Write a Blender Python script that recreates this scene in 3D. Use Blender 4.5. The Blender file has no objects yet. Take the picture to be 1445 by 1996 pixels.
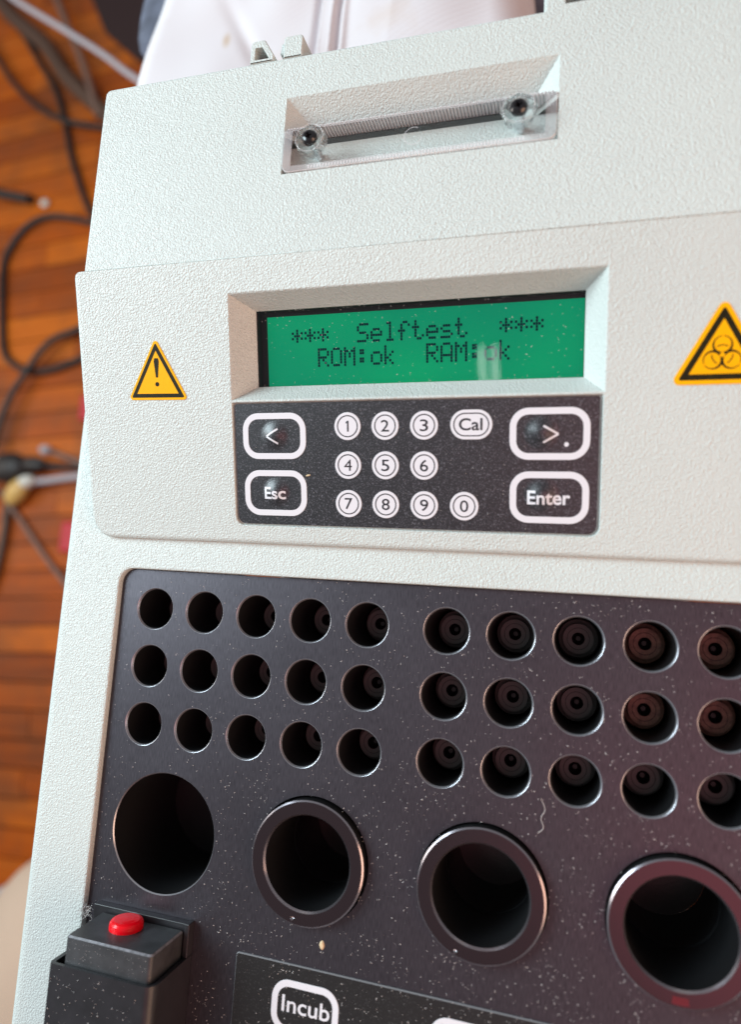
import bpy, bmesh, math, random
from math import sin, cos, pi, radians, sqrt, atan2
from mathutils import Vector, Matrix
import mathutils.noise as mnoise
from mathutils.geometry import tessellate_polygon

random.seed(7)
S = 0.001                                   # the scene is laid out in millimetres, built in metres
scene = bpy.context.scene
COL = scene.collection

# ------------------------------------------------------------------ camera
cd = bpy.data.cameras.new("camera")
cam = bpy.data.objects.new("camera", cd); COL.objects.link(cam)
R = ((0.95706404, 0.0639005, -0.28274573), (0.02502783, -0.98997362, -0.13901739), (-0.2887941, 0.12597203, -0.94906745))
CP = (96.60, 5.636, 144.60)
m = Matrix.Identity(4)
for i in range(3):
    m[i][0] = R[0][i]; m[i][1] = -R[1][i]; m[i][2] = -R[2][i]; m[i][3] = CP[i]*S
cam.matrix_world = m
cd.sensor_fit = 'VERTICAL'; cd.sensor_height = 36.0; cd.sensor_width = 26.0
cd.lens = 1331.3/1996*36.0
cd.clip_start = 0.01; cd.clip_end = 50
cd.dof.use_dof = True; cd.dof.focus_distance = 0.158; cd.dof.aperture_fstop = 8.5
scene.camera = cam

# ------------------------------------------------------------------ world, lamps, exposure
w = bpy.data.worlds.new("World"); scene.world = w; w.use_nodes = True
bg = w.node_tree.nodes['Background']
bg.inputs[0].default_value = (0.82, 0.83, 0.86, 1); bg.inputs[1].default_value = 0.31
scene.view_settings.view_transform = 'Standard'; scene.view_settings.look = 'None'
scene.view_settings.exposure = 0.0; scene.view_settings.gamma = 1.0
scene.cycles.max_bounces = 10; scene.cycles.transmission_bounces = 10; scene.cycles.transparent_max_bounces = 12
scene.cycles.caustics_refractive = True; scene.cycles.blur_glossy = 0.6

def area(name, loc, target, sx, sy, power, color):
    l = bpy.data.lights.new(name, 'AREA'); l.shape = 'RECTANGLE'; l.size = sx; l.size_y = sy
    l.energy = power; l.color = color
    o = bpy.data.objects.new(name, l); COL.objects.link(o)
    o.location = loc
    o.rotation_euler = (Vector(target) - Vector(loc)).to_track_quat('-Z', 'Y').to_euler()
    return o
area("window_light", (-0.66, 0.28, 0.58), (0.02, 0.0, 0), 0.55, 0.55, 12.4, (0.76, 0.93, 1.0))
area("warm_bounce_fill", (0.68, -0.22, 0.34), (0.08, 0.0, 0), 0.6, 0.45, 3.4, (1.0, 0.60, 0.40))  # added fill standing in for warm bounce from the right
area("floor_fill_light", (-1.9, 0.25, 0.65), (-0.62, 0.2, -0.6), 0.8, 0.8, 9.5, (1.0, 0.93, 0.84))  # added fill lamp that brightens the floor
area("red_shirt_bounce", (0.38, -0.26, 0.95), (0.10, 0.0, 0), 0.55, 0.5, 1.25, (1.0, 0.24, 0.30))
def tube_light(x):
    l = bpy.data.lights.new("ceiling_tube", 'AREA'); l.shape = 'RECTANGLE'; l.size = 0.015; l.size_y = 0.125
    l.energy = 0.055; l.color = (1, 1, 1)
    o = bpy.data.objects.new("ceiling_tube", l); COL.objects.link(o); o.location = (x, -0.245, 1.5)
tube_light(-0.1255); tube_light(-0.0965)

# ------------------------------------------------------------------ materials
def mat(name, color, rough=0.5, metal=0.0, spec=0.5, bump=None, var=None, coat=0.0, grain=None):
    """bump=(scale per mm, strength, distance mm, detail); var=(scale, amount); grain=(scale, colour, threshold)"""
    M = bpy.data.materials.new(name); M.use_nodes = True
    nt = M.node_tree; N = nt.nodes; L = nt.links
    b = N['Principled BSDF']
    b.inputs['Base Color'].default_value = (*color, 1); b.inputs['Roughness'].default_value = rough
    b.inputs['Metallic'].default_value = metal; b.inputs['Specular IOR Level'].default_value = spec
    b.inputs['Coat Weight'].default_value = coat
    tc = N.new('ShaderNodeTexCoord')
    col = None
    if var:
        n = N.new('ShaderNodeTexNoise'); n.inputs['Scale'].default_value = var[0]; n.inputs['Detail'].default_value = 4
        L.new(tc.outputs['Object'], n.inputs['Vector'])
        r = N.new('ShaderNodeMapRange'); r.inputs['To Min'].default_value = 1-var[1]; r.inputs['To Max'].default_value = 1+var[1]
        r.inputs['From Min'].default_value = 0.3; r.inputs['From Max'].default_value = 0.7
        L.new(n.outputs['Fac'], r.inputs['Value'])
        mx = N.new('ShaderNodeVectorMath'); mx.operation = 'SCALE'; mx.inputs[0].default_value = color
        L.new(r.outputs[0], mx.inputs['Scale']); col = mx.outputs[0]
    if grain:
        n = N.new('ShaderNodeTexNoise'); n.inputs['Scale'].default_value = grain[0]; n.inputs['Detail'].default_value = 1.0
        L.new(tc.outputs['Object'], n.inputs['Vector'])
        r = N.new('ShaderNodeMapRange'); r.inputs['From Min'].default_value = grain[2]; r.inputs['From Max'].default_value = grain[2]+0.16
        L.new(n.outputs['Fac'], r.inputs['Value'])
        mx = N.new('ShaderNodeMix'); mx.data_type = 'RGBA'
        L.new(r.outputs[0], mx.inputs['Factor'])
        if col is not None: L.new(col, mx.inputs['A'])
        else: mx.inputs['A'].default_value = (*color, 1)
        mx.inputs['B'].default_value = (*grain[1], 1); col = mx.outputs['Result']
    if col is not None: L.new(col, b.inputs['Base Color'])
    if bump:
        n = N.new('ShaderNodeTexNoise'); n.inputs['Scale'].default_value = bump[0]; n.inputs['Detail'].default_value = bump[3]
        n.inputs['Roughness'].default_value = 0.45
        L.new(tc.outputs['Object'], n.inputs['Vector'])
        bp = N.new('ShaderNodeBump'); bp.inputs['Strength'].default_value = bump[1]; bp.inputs['Distance'].default_value = bump[2]*S
        L.new(n.outputs['Fac'], bp.inputs['Height']); L.new(bp.outputs[0], b.inputs['Normal'])
    return M

def shell_mat():
    M = mat('cream_plastic', (0.620, 0.672, 0.640), rough=0.40, spec=0.45, var=(14, 0.035))
    nt = M.node_tree; N = nt.nodes; L = nt.links; b = N['Principled BSDF']
    tc = N.new('ShaderNodeTexCoord')
    # leather-grain moulding: warped soft cells
    n0 = N.new('ShaderNodeTexNoise'); n0.inputs['Scale'].default_value = 800; n0.inputs['Detail'].default_value = 2
    L.new(tc.outputs['Object'], n0.inputs['Vector'])
    mx = N.new('ShaderNodeVectorMath'); mx.operation = 'MULTIPLY_ADD'
    mx.inputs[1].default_value = (0.0007,)*3
    L.new(n0.outputs['Color'], mx.inputs[0]); L.new(tc.outputs['Object'], mx.inputs[2])
    v = N.new('ShaderNodeTexVoronoi'); v.feature = 'SMOOTH_F1'; v.inputs['Scale'].default_value = 2600; v.inputs['Smoothness'].default_value = 0.7
    L.new(mx.outputs[0], v.inputs['Vector'])
    n1 = N.new('ShaderNodeTexNoise'); n1.inputs['Scale'].default_value = 2400; n1.inputs['Detail'].default_value = 2
    L.new(tc.outputs['Object'], n1.inputs['Vector'])
    ad = N.new('ShaderNodeMath'); ad.operation = 'ADD'
    L.new(v.outputs['Distance'], ad.inputs[0]); L.new(n1.outputs['Fac'], ad.inputs[1])
    bp = N.new('ShaderNodeBump'); bp.inputs['Strength'].default_value = 1.0; bp.inputs['Distance'].default_value = 0.18*S
    n5 = N.new('ShaderNodeTexNoise'); n5.inputs['Scale'].default_value = 22; n5.inputs['Detail'].default_value = 3; L.new(tc.outputs['Object'], n5.inputs['Vector'])
    r5 = N.new('ShaderNodeMapRange'); r5.inputs['From Min'].default_value = 0.35; r5.inputs['From Max'].default_value = 0.65; r5.inputs['To Min'].default_value = 0.75; r5.inputs['To Max'].default_value = 1.0
    L.new(n5.outputs['Fac'], r5.inputs['Value']); L.new(r5.outputs[0], bp.inputs['Strength'])
    L.new(ad.outputs[0], bp.inputs['Height']); L.new(bp.outputs[0], b.inputs['Normal'])
    return M
SHELL = shell_mat()

def plate_mat():
    M = mat('black_anodised', (0.035, 0.034, 0.042), rough=0.40, metal=0.75, spec=0.8)
    nt = M.node_tree; N = nt.nodes; L = nt.links; b = N['Principled BSDF']
    tc = N.new('ShaderNodeTexCoord')
    mp = N.new('ShaderNodeMapping'); mp.inputs['Scale'].default_value = (1.0, 0.10, 1)
    L.new(tc.outputs['Object'], mp.inputs[0])
    n = N.new('ShaderNodeTexNoise'); n.inputs['Scale'].default_value = 5200; n.inputs['Detail'].default_value = 3
    L.new(mp.outputs[0], n.inputs['Vector'])
    n2 = N.new('ShaderNodeTexNoise'); n2.inputs['Scale'].default_value = 45; n2.inputs['Detail'].default_value = 5
    L.new(tc.outputs['Object'], n2.inputs['Vector'])
    r = N.new('ShaderNodeMapRange'); r.inputs['To Min'].default_value = 0.30; r.inputs['To Max'].default_value = 0.50
    L.new(n2.outputs['Fac'], r.inputs['Value']); L.new(r.outputs[0], b.inputs['Roughness'])
    rc = N.new('ShaderNodeMapRange'); rc.inputs['From Min'].default_value = 0.3; rc.inputs['From Max'].default_value = 0.75
    L.new(n.outputs['Fac'], rc.inputs['Value'])
    mx = N.new('ShaderNodeMix'); mx.data_type = 'RGBA'
    mx.inputs['A'].default_value = (0.050, 0.045, 0.054, 1); mx.inputs['B'].default_value = (0.096, 0.087, 0.102, 1)
    L.new(rc.outputs[0], mx.inputs['Factor']); L.new(mx.outputs['Result'], b.inputs['Base Color'])
    bp = N.new('ShaderNodeBump'); bp.inputs['Strength'].default_value = 0.35; bp.inputs['Distance'].default_value = 0.02*S
    L.new(n.outputs['Fac'], bp.inputs['Height']); L.new(bp.outputs[0], b.inputs['Normal'])
    return M
PLATE = plate_mat()
CHAMFER = mat('bare_edge_metal', (0.50, 0.50, 0.54), rough=0.30, metal=0.75)
BORE = mat('bore_black', (0.010, 0.010, 0.011), rough=0.42, spec=0.4, bump=(3500, 0.5, 0.03, 2))
WARMLITCAP = mat('well_cap_warm_lit', (0.30, 0.15, 0.105), rough=0.5, spec=0.5, var=(900, 0.4), bump=(2500, 0.6, 0.05, 2))  # brown paints reddish reflected light onto the dark caps
PLUGM = mat('well_cap_plastic', (0.095, 0.085, 0.08), rough=0.45, spec=0.6, bump=(2500, 0.6, 0.05, 2))
SLOTSHADE = mat('cavity_shade', (0.004, 0.004, 0.005), rough=0.8, spec=0.1)
INNERDISC = mat('dark_inner_disc', (0.040, 0.026, 0.026), rough=0.3, spec=0.7, bump=(1800, 0.5, 0.05, 2))
COLLAREDGE = mat('collar_edge', (0.36, 0.33, 0.36), rough=0.22, metal=0.9)
COLLAR = mat('collar_anodised', (0.070, 0.048, 0.054), rough=0.24, metal=0.85, spec=0.9, bump=(2600, 0.25, 0.01, 3))
KEYSHEET = mat('membrane_black', (0.014, 0.014, 0.017), rough=0.36, spec=0.8, bump=(4200, 0.8, 0.03, 1), grain=(3600, (0.13, 0.13, 0.15), 0.55))
KEYSHEET2 = mat('membrane_black_small', (0.016, 0.015, 0.015), rough=0.38, spec=0.5, bump=(3500, 0.5, 0.02, 1), grain=(3000, (0.05, 0.05, 0.05), 0.6))
WHITEPRINT = mat('white_print', (0.78, 0.78, 0.82), rough=0.45, bump=(3500, 0.3, 0.02, 1))
DARKPRINT = mat('dark_print', (0.018, 0.018, 0.024), rough=0.45)
LCDINK = mat('lcd_ink', (0.000, 0.010, 0.060), rough=0.6, spec=0.05)
YELLOW = mat('yellow_vinyl', (1.0, 0.47, 0.001), rough=0.5, spec=0.12, var=(500, 0.03), bump=(900, 0.25, 0.05, 2))
STICKBLACK = mat('sticker_black', (0.020, 0.017, 0.006), rough=0.50, spec=0.12, var=(900, 0.35), bump=(1500, 0.4, 0.03, 2))
HOLDERM = mat('satin_black_plastic', (0.016, 0.015, 0.018), rough=0.38, spec=0.6, var=(300, 0.25), bump=(1600, 0.3, 0.03, 2))
BLOCKM = mat('rubbed_black_plastic', (0.034, 0.035, 0.038), rough=0.45, spec=0.7, var=(350, 0.35), bump=(2200, 0.6, 0.05, 3))
REDM = mat('red_button_plastic', (0.95, 0.003, 0.012), rough=0.22, spec=0.4, coat=0.0)
SCREWM = mat('black_screw_metal', (0.012, 0.010, 0.012), rough=0.16, metal=0.2, spec=0.9)
STEEL = mat('bright_steel', (0.7, 0.7, 0.72), rough=0.2, metal=1.0)
DUSTM = mat('pale_dust', (0.72, 0.68, 0.66), rough=0.9)
CHIPM = mat('cream_flake', (0.75, 0.58, 0.36), rough=0.8)
REDPAINT = mat('red_paint_mark', (0.12, 0.008, 0.014), rough=0.4)

def lcd_mat():
    M = mat('green_lcd', (0.0, 0.24, 0.11), rough=0.6, spec=0.1, var=(30, 0.05))
    b = M.node_tree.nodes['Principled BSDF']
    b.inputs['Emission Color'].default_value = (0.0, 0.34, 0.175, 1); b.inputs['Emission Strength'].default_value = 0.72
    nt = M.node_tree; N = nt.nodes; L = nt.links; tc = N.new('ShaderNodeTexCoord')
    n = N.new('ShaderNodeTexNoise'); n.inputs['Scale'].default_value = 26; n.inputs['Detail'].default_value = 2; L.new(tc.outputs['Object'], n.inputs['Vector'])
    r = N.new('ShaderNodeMapRange'); r.inputs['From Min'].default_value = 0.3; r.inputs['From Max'].default_value = 0.7; L.new(n.outputs['Fac'], r.inputs['Value'])
    mx = N.new('ShaderNodeMix'); mx.data_type = 'RGBA'; mx.inputs['A'].default_value = (0.0, 0.25, 0.145, 1); mx.inputs['B'].default_value = (0.0, 0.40, 0.16, 1)
    L.new(r.outputs[0], mx.inputs['Factor']); L.new(mx.outputs['Result'], b.inputs['Emission Color'])
    return M
LCD = lcd_mat()
def glass_pane():
    M = bpy.data.materials.new('display_glass'); M.use_nodes = True
    nt = M.node_tree; N = nt.nodes; L = nt.links
    for n in list(N):
        if n.type == 'BSDF_PRINCIPLED': N.remove(n)
    out = [n for n in N if n.type == 'OUTPUT_MATERIAL'][0]
    t = N.new('ShaderNodeBsdfTransparent'); t.inputs[0].default_value = (0.93, 0.96, 0.95, 1)
    g = N.new('ShaderNodeBsdfGlossy'); g.inputs['Roughness'].default_value = 0.006
    f = N.new('ShaderNodeFresnel'); f.inputs['IOR'].default_value = 1.33
    mx = N.new('ShaderNodeMixShader')
    L.new(f.outputs[0], mx.inputs[0]); L.new(t.outputs[0], mx.inputs[1]); L.new(g.outputs[0], mx.inputs[2])
    L.new(mx.outputs[0], out.inputs[0])
    return M
PANE = glass_pane()
ACRYL = bpy.data.materials.new('clear_acrylic'); ACRYL.use_nodes = True
_b = ACRYL.node_tree.nodes['Principled BSDF']
_b.inputs['Base Color'].default_value = (0.97, 0.98, 0.98, 1); _b.inputs['Roughness'].default_value = 0.015
_b.inputs['Transmission Weight'].default_value = 1.0; _b.inputs['IOR'].default_value = 1.47
ACRYLTOP = ACRYL.copy(); ACRYLTOP.name = 'clear_acrylic_face'
_nt = ACRYLTOP.node_tree; _o = [n for n in _nt.nodes if n.type == 'OUTPUT_MATERIAL'][0]; _p = _nt.nodes['Principled BSDF']
_t = _nt.nodes.new('ShaderNodeBsdfTransparent'); _t.inputs[0].default_value = (0.97, 0.98, 0.98, 1); _m = _nt.nodes.new('ShaderNodeMixShader'); _m.inputs[0].default_value = 0.07
_nt.links.new(_t.outputs[0], _m.inputs[1]); _nt.links.new(_p.outputs[0], _m.inputs[2]); _nt.links.new(_m.outputs[0], _o.inputs[0])

def wood_mat():
    M = bpy.data.materials.new('varnished_wood'); M.use_nodes = True
    nt = M.node_tree; N = nt.nodes; L = nt.links; b = N['Principled BSDF']
    oi = N.new('ShaderNodeObjectInfo'); tc = N.new('ShaderNodeTexCoord')
    mp = N.new('ShaderNodeMapping'); mp.inputs['Scale'].default_value = (4, 60, 10)
    L.new(tc.outputs['Object'], mp.inputs[0])
    ad = N.new('ShaderNodeVectorMath'); ad.operation = 'ADD'
    L.new(mp.outputs[0], ad.inputs[0]); L.new(oi.outputs['Location'], ad.inputs[1])
    n = N.new('ShaderNodeTexNoise'); n.inputs['Scale'].default_value = 1.6; n.inputs['Detail'].default_value = 5
    L.new(ad.outputs[0], n.inputs['Vector'])
    m1 = N.new('ShaderNodeMath'); m1.operation = 'MULTIPLY_ADD'; m1.inputs[1].default_value = 0.42
    L.new(oi.outputs['Random'], m1.inputs[0]); 
    m2 = N.new('ShaderNodeMath'); m2.operation = 'MULTIPLY'; m2.inputs[1].default_value = 0.40
    L.new(n.outputs['Fac'], m2.inputs[0]); m3 = N.new('ShaderNodeMath'); m3.operation = 'ADD'; m3.inputs[1].default_value = 0.09; L.new(m2.outputs[0], m3.inputs[0]); L.new(m3.outputs[0], m1.inputs[2])
    cr = N.new('ShaderNodeValToRGB')
    cr.color_ramp.elements[0].position = 0.15; cr.color_ramp.elements[0].color = (0.15, 0.022, 0.003, 1)
    cr.color_ramp.elements[1].position = 0.85; cr.color_ramp.elements[1].color = (0.66, 0.165, 0.012, 1)
    e = cr.color_ramp.elements.new(0.5); e.color = (0.46, 0.088, 0.006, 1)
    L.new(m1.outputs[0], cr.inputs[0])
    ge = N.new('ShaderNodeNewGeometry'); nw = N.new('ShaderNodeTexNoise'); nw.inputs['Scale'].default_value = 7; nw.inputs['Detail'].default_value = 6; nw.inputs['Roughness'].default_value = 0.65
    L.new(ge.outputs['Position'], nw.inputs['Vector'])
    rw = N.new('ShaderNodeMapRange'); rw.inputs['From Min'].default_value = 0.42; rw.inputs['From Max'].default_value = 0.66; rw.inputs['To Max'].default_value = 0.75; L.new(nw.outputs['Fac'], rw.inputs['Value'])
    mw = N.new('ShaderNodeMix'); mw.data_type = 'RGBA'; mw.inputs['B'].default_value = (0.16, 0.055, 0.022, 1)
    L.new(rw.outputs[0], mw.inputs['Factor']); L.new(cr.outputs[0], mw.inputs['A']); L.new(mw.outputs['Result'], b.inputs['Base Color'])
    b.inputs['Roughness'].default_value = 0.45; b.inputs['Specular IOR Level'].default_value = 0.15
    return M
WOOD = wood_mat()
SUBFLOOR = mat('subfloor_dark_wood', (0.12, 0.035, 0.01), rough=0.6)
CABLEBLACK = mat('black_cable_rubber', (0.020, 0.013, 0.011), rough=0.5)
CABLEGREY = mat('grey_cable_plastic', (0.42, 0.38, 0.40), rough=0.45)
CABLEBROWN = mat('brown_cable_plastic', (0.10, 0.050, 0.030), rough=0.5)
CABLETAUPE = mat('taupe_cable_plastic', (0.20, 0.11, 0.08), rough=0.5)
YELLOWPLUG = mat('yellow_plug_plastic', (0.70, 0.42, 0.12), rough=0.4)
PALEPLUG = mat('pale_plug_plastic', (0.72, 0.68, 0.60), rough=0.4)
REDRUB = mat('red_plastic', (0.50, 0.004, 0.02), rough=0.5)
BEIGECLOTH = mat('beige_cloth', (0.58, 0.42, 0.31), rough=0.85, var=(12, 0.08))
GREYCLOTH = mat('grey_blue_cloth', (0.10, 0.11, 0.15), rough=0.8, var=(120, 0.35), bump=(600, 0.6, 0.4, 3))
SHADESHEET = mat('dark_brown_shade', (0.030, 0.012, 0.012), rough=0.9)

def white_cloth_mat():
    M = mat('white_twill', (0.80, 0.76, 0.79), rough=0.85, spec=0.2)
    nt = M.node_tree; N = nt.nodes; L = nt.links; b = N['Principled BSDF']
    tc = N.new('ShaderNodeTexCoord')
    mp = N.new('ShaderNodeMapping'); mp.inputs['Rotation'].default_value = (0, 0, radians(-24)); L.new(tc.outputs['Object'], mp.inputs[0])
    wv = N.new('ShaderNodeTexWave'); wv.bands_direction = 'Y'; wv.inputs['Scale'].default_value = 170; wv.inputs['Distortion'].default_value = 0.6; wv.inputs['Detail'].default_value = 2
    L.new(mp.outputs[0], wv.inputs['Vector'])
    n = N.new('ShaderNodeTexNoise'); n.inputs['Scale'].default_value = 45; n.inputs['Detail'].default_value = 5; L.new(tc.outputs['Object'], n.inputs['Vector'])
    r = N.new('ShaderNodeMapRange'); r.inputs['From Min'].default_value = 0.56; r.inputs['From Max'].default_value = 0.78; r.inputs['To Max'].default_value = 0.5
    L.new(n.outputs['Fac'], r.inputs['Value'])
    mx = N.new('ShaderNodeMix'); mx.data_type = 'RGBA'; mx.inputs['A'].default_value = (0.70, 0.66, 0.675, 1); mx.inputs['B'].default_value = (0.60, 0.47, 0.38, 1)
    L.new(r.outputs[0], mx.inputs['Factor'])
    # one tan spot of its own on the cloth
    sub = N.new('ShaderNodeVectorMath'); sub.operation = 'SUBTRACT'; sub.inputs[1].default_value = SPOT
    sc = N.new('ShaderNodeVectorMath'); sc.operation = 'MULTIPLY'; sc.inputs[1].default_value = (1/0.0022, 1/0.0042, 0)
    ln = N.new('ShaderNodeVectorMath'); ln.operation = 'LENGTH'
    L.new(tc.outputs['Object'], sub.inputs[0]); L.new(sub.outputs[0], sc.inputs[0]); L.new(sc.outputs[0], ln.inputs[0])
    r2 = N.new('ShaderNodeMapRange'); r2.inputs['From Min'].default_value = 1.0; r2.inputs['From Max'].default_value = 0.2; r2.inputs['To Min'].default_value = 0; r2.inputs['To Max'].default_value = 0.6
    L.new(ln.outputs['Value'], r2.inputs['Value'])
    mx2 = N.new('ShaderNodeMix'); mx2.data_type = 'RGBA'; mx2.inputs['B'].default_value = (0.50, 0.33, 0.16, 1)
    L.new(mx.outputs['Result'], mx2.inputs['A']); L.new(r2.outputs[0], mx2.inputs['Factor']); L.new(mx2.outputs['Result'], b.inputs['Base Color'])
    bp = N.new('ShaderNodeBump'); bp.inputs['Strength'].default_value = 0.35; bp.inputs['Distance'].default_value = 0.15*S
    L.new(wv.outputs['Fac'], bp.inputs['Height']); L.new(bp.outputs[0], b.inputs['Normal'])
    return M
SPOT = (-0.030, 0.204, 0.0)

# ------------------------------------------------------------------ mesh helpers (all in mm)
WORLD = {}                                   # world origin of every object that has children, in mm
def empty(name, loc, label, cat, group=None):
    o = bpy.data.objects.new(name, None); COL.objects.link(o)
    o.location = [c*S for c in loc]; o.empty_display_size = 0.01; WORLD[o.name] = loc
    tag(o, label, cat, group); return o
def tag(o, label=None, cat=None, group=None, kind=None):
    if label: o['label'] = label
    if cat: o['category'] = cat
    if group: o['group'] = group
    if kind: o['kind'] = kind
    return o

class MB:
    def __init__(s): s.v = []; s.f = []; s.m = []; s.sm = []
    def add(s, verts, faces, mi=0, smooth=False):
        b = len(s.v); s.v += [tuple(v) for v in verts]
        for f in faces:
            s.f.append([b+i for i in f]); s.m.append(mi); s.sm.append(smooth)
    def mesh(s, name, mats, origin):
        me = bpy.data.meshes.new(name)
        me.from_pydata([((x-origin[0])*S, (y-origin[1])*S, (z-origin[2])*S) for x, y, z in s.v], [], s.f)
        for mm in mats: me.materials.append(mm)
        me.polygons.foreach_set('material_index', s.m); me.polygons.foreach_set('use_smooth', s.sm)
        me.update(); return me
    def build(s, name, mats, parent=None, origin=(0, 0, 0), label=None, cat=None, group=None, kind=None, bevel=None):
        if not isinstance(mats, (list, tuple)): mats = [mats]
        me = s.mesh(name, mats, origin)
        return link(name, me, parent, origin, label, cat, group, kind, bevel)
def link(name, me, parent, origin, label=None, cat=None, group=None, kind=None, bevel=None):
    o = bpy.data.objects.new(name, me); COL.objects.link(o)
    pw = WORLD.get(parent.name, (0, 0, 0)) if parent else (0, 0, 0)
    o.location = [(origin[i]-pw[i])*S for i in range(3)]
    if parent: o.parent = parent
    WORLD[o.name] = origin
    if bevel:
        bm = o.modifiers.new('edge', 'BEVEL'); bm.width = bevel*S; bm.segments = 2; bm.limit_method = 'ANGLE'; bm.angle_limit = radians(40)
    return tag(o, label, cat, group, kind)

def circle(cx, cy, r, n=48, a0=0): return [(cx+r*cos(a0+2*pi*i/n), cy+r*sin(a0+2*pi*i/n)) for i in range(n)]
def rpoly(pts, r, n=6):
    """polygon (ccw) with rounded corners; r may be a list"""
    out = []; k = len(pts)
    for i in range(k):
        p = Vector(pts[i]); a = Vector(pts[i-1]); b = Vector(pts[(i+1) % k])
        ri = r[i] if isinstance(r, (list, tuple)) else r
        if ri <= 0: out.append(tuple(p)); continue
        da = (a-p).normalized(); db = (b-p).normalized()
        ang = da.angle(db); t = ri/math.tan(ang/2)
        c = p+(da+db).normalized()*(ri/sin(ang/2))
        s0 = p+da*t-c; s1 = p+db*t-c
        a0 = atan2(s0.y, s0.x); a1 = atan2(s1.y, s1.x); d = (a1-a0+pi) % (2*pi)-pi
        for j in range(n+1): out.append((c.x+ri*cos(a0+d*j/n), c.y+ri*sin(a0+d*j/n)))
    return out
def rrect(x0, y0, x1, y1, r, n=6): return rpoly([(x0, y0), (x1, y0), (x1, y1), (x0, y1)], r, n)
def offset(loop, d):
    """shrink a ccw loop by d (grow for negative)"""
    k = len(loop); out = []
    for i in range(k):
        p = Vector(loop[i]); a = Vector(loop[i-1]); b = Vector(loop[(i+1) % k])
        e1 = (p-a); e2 = (b-p)
        if e1.length < 1e-7: e1 = e2
        if e2.length < 1e-7: e2 = e1
        e1.normalize(); e2.normalize()
        n1 = Vector((-e1.y, e1.x)); n2 = Vector((-e2.y, e2.x)); nn = n1+n2
        if nn.length < 1e-6: nn = n1
        nn.normalize(); c = max(0.3, nn.dot(n1))
        q = p+nn*(d/c); out.append((q.x, q.y))
    return out
ID = lambda x, y, z: (x, y, z)
TH = radians(15.2787); YB = 16.5624
def PANEL(x, v, wz): return (x, YB+v*cos(TH)-wz*sin(TH), 3+v*sin(TH)+wz*cos(TH))

def face(mb, outer, holes, z, T=ID, mi=0):
    loops = [outer]+list(holes)
    pts = [p for l in loops for p in l]
    tris = tessellate_polygon([[Vector((p[0], p[1], 0)) for p in l] for l in loops])
    fs = []
    for t in tris:
        a, b, c = (Vector(pts[i]) for i in t)
        cr = (b-a).cross(c-a)
        if abs(cr) < 1e-9: continue
        fs.append(t if cr > 0 else t[::-1])
    mb.add([T(p[0], p[1], z) for p in pts], fs, mi)
def ring(mb, l0, z0, l1, z1, T=ID, mi=0, smooth=False, inward=False):
    n = len(l0); v = [T(p[0], p[1], z0) for p in l0]+[T(p[0], p[1], z1) for p in l1]
    fs = []
    for i in range(n):
        j = (i+1) % n
        fs.append((i, j, n+j, n+i) if inward else (j, i, n+i, n+j))
    mb.add(v, fs, mi, smooth)
def profile(mb, loop, prof, T=ID, mi=0, smooth=True, inward=False):
    """prof = [(shrink, z), ...] from top to bottom"""
    for (d0, z0), (d1, z1) in zip(prof, prof[1:]):
        ring(mb, offset(loop, d0), z0, offset(loop, d1), z1, T, mi, smooth, inward)
def prism(mb, outer, holes, z1, z0, ch=0.0, T=ID, mi=0, bottom=True, mi_side=None):
    ms = mi if mi_side is None else mi_side
    top = offset(outer, ch) if ch else outer
    face(mb, top, holes, z1, T, mi)
    if ch: ring(mb, top, z1, outer, z1-ch, T, ms)
    ring(mb, outer, z1-ch, outer, z0, T, ms)
    for h in holes: ring(mb, h, z1, h, z0, T, ms, inward=True)
    if bottom:
        b = MB(); face(b, outer, holes, z0, T, ms); mb.add(b.v, [f[::-1] for f in b.f], ms)
def lathe(mb, cx, cy, prof, n=48, T=ID, mi=0, smooth=True):
    """prof = [(r, z), ...]; an r of 0 closes with a fan; faces point away from the axis when z falls"""
    for (r0, z0), (r1, z1) in zip(prof, prof[1:]):
        if r0 <= 1e-6:
            c = circle(cx, cy, r1, n); mb.add([T(cx, cy, z0)]+[T(x, y, z1) for x, y in c], [(0, 1+i, 1+(i+1) % n) for i in range(n)], mi, smooth)
        elif r1 <= 1e-6:
            c = circle(cx, cy, r0, n); mb.add([T(cx, cy, z1)]+[T(x, y, z0) for x, y in c], [(0, 1+i, 1+(i+1) % n) for i in range(n)], mi, smooth)
        else:
            ring(mb, circle(cx, cy, r0, n), z0, circle(cx, cy, r1, n), z1, T, mi, smooth)
def box(mb, x0, y0, z0, x1, y1, z1, T=ID, mi=0):
    v = [T(x, y, z) for z in (z0, z1) for y in (y0, y1) for x in (x0, x1)]
    mb.add(v, [(0, 2, 3, 1), (4, 5, 7, 6), (0, 1, 5, 4), (2, 6, 7, 3), (0, 4, 6, 2), (1, 3, 7, 5)], mi)
def bar(mb, p, q, wd, z, T=ID, mi=0):
    p = Vector(p); q = Vector(q); d = (q-p).normalized(); n = Vector((-d.y, d.x))*wd/2
    face(mb, [tuple(p-n), tuple(q-n), tuple(q+n), tuple(p+n)], [], z, T, mi)
def arc(mb, cx, cy, r, wd, a0, a1, z, T=ID, mi=0, n=28):
    a0, a1 = radians(a0), radians(a1); v = []; fs = []
    for i in range(n+1):
        a = a0+(a1-a0)*i/n
        v += [T(cx+(r-wd/2)*cos(a), cy+(r-wd/2)*sin(a), z), T(cx+(r+wd/2)*cos(a), cy+(r+wd/2)*sin(a), z)]
    for i in range(n): fs.append((2*i, 2*i+1, 2*i+3, 2*i+2))
    mb.add(v, fs, mi)
_txt = {}
ONE = [(-0.18, -1.15), (0.18, -1.15), (0.18, 1.17), (-0.08, 1.17), (-0.48, 0.86), (-0.48, 0.56), (-0.18, 0.74)]
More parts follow.
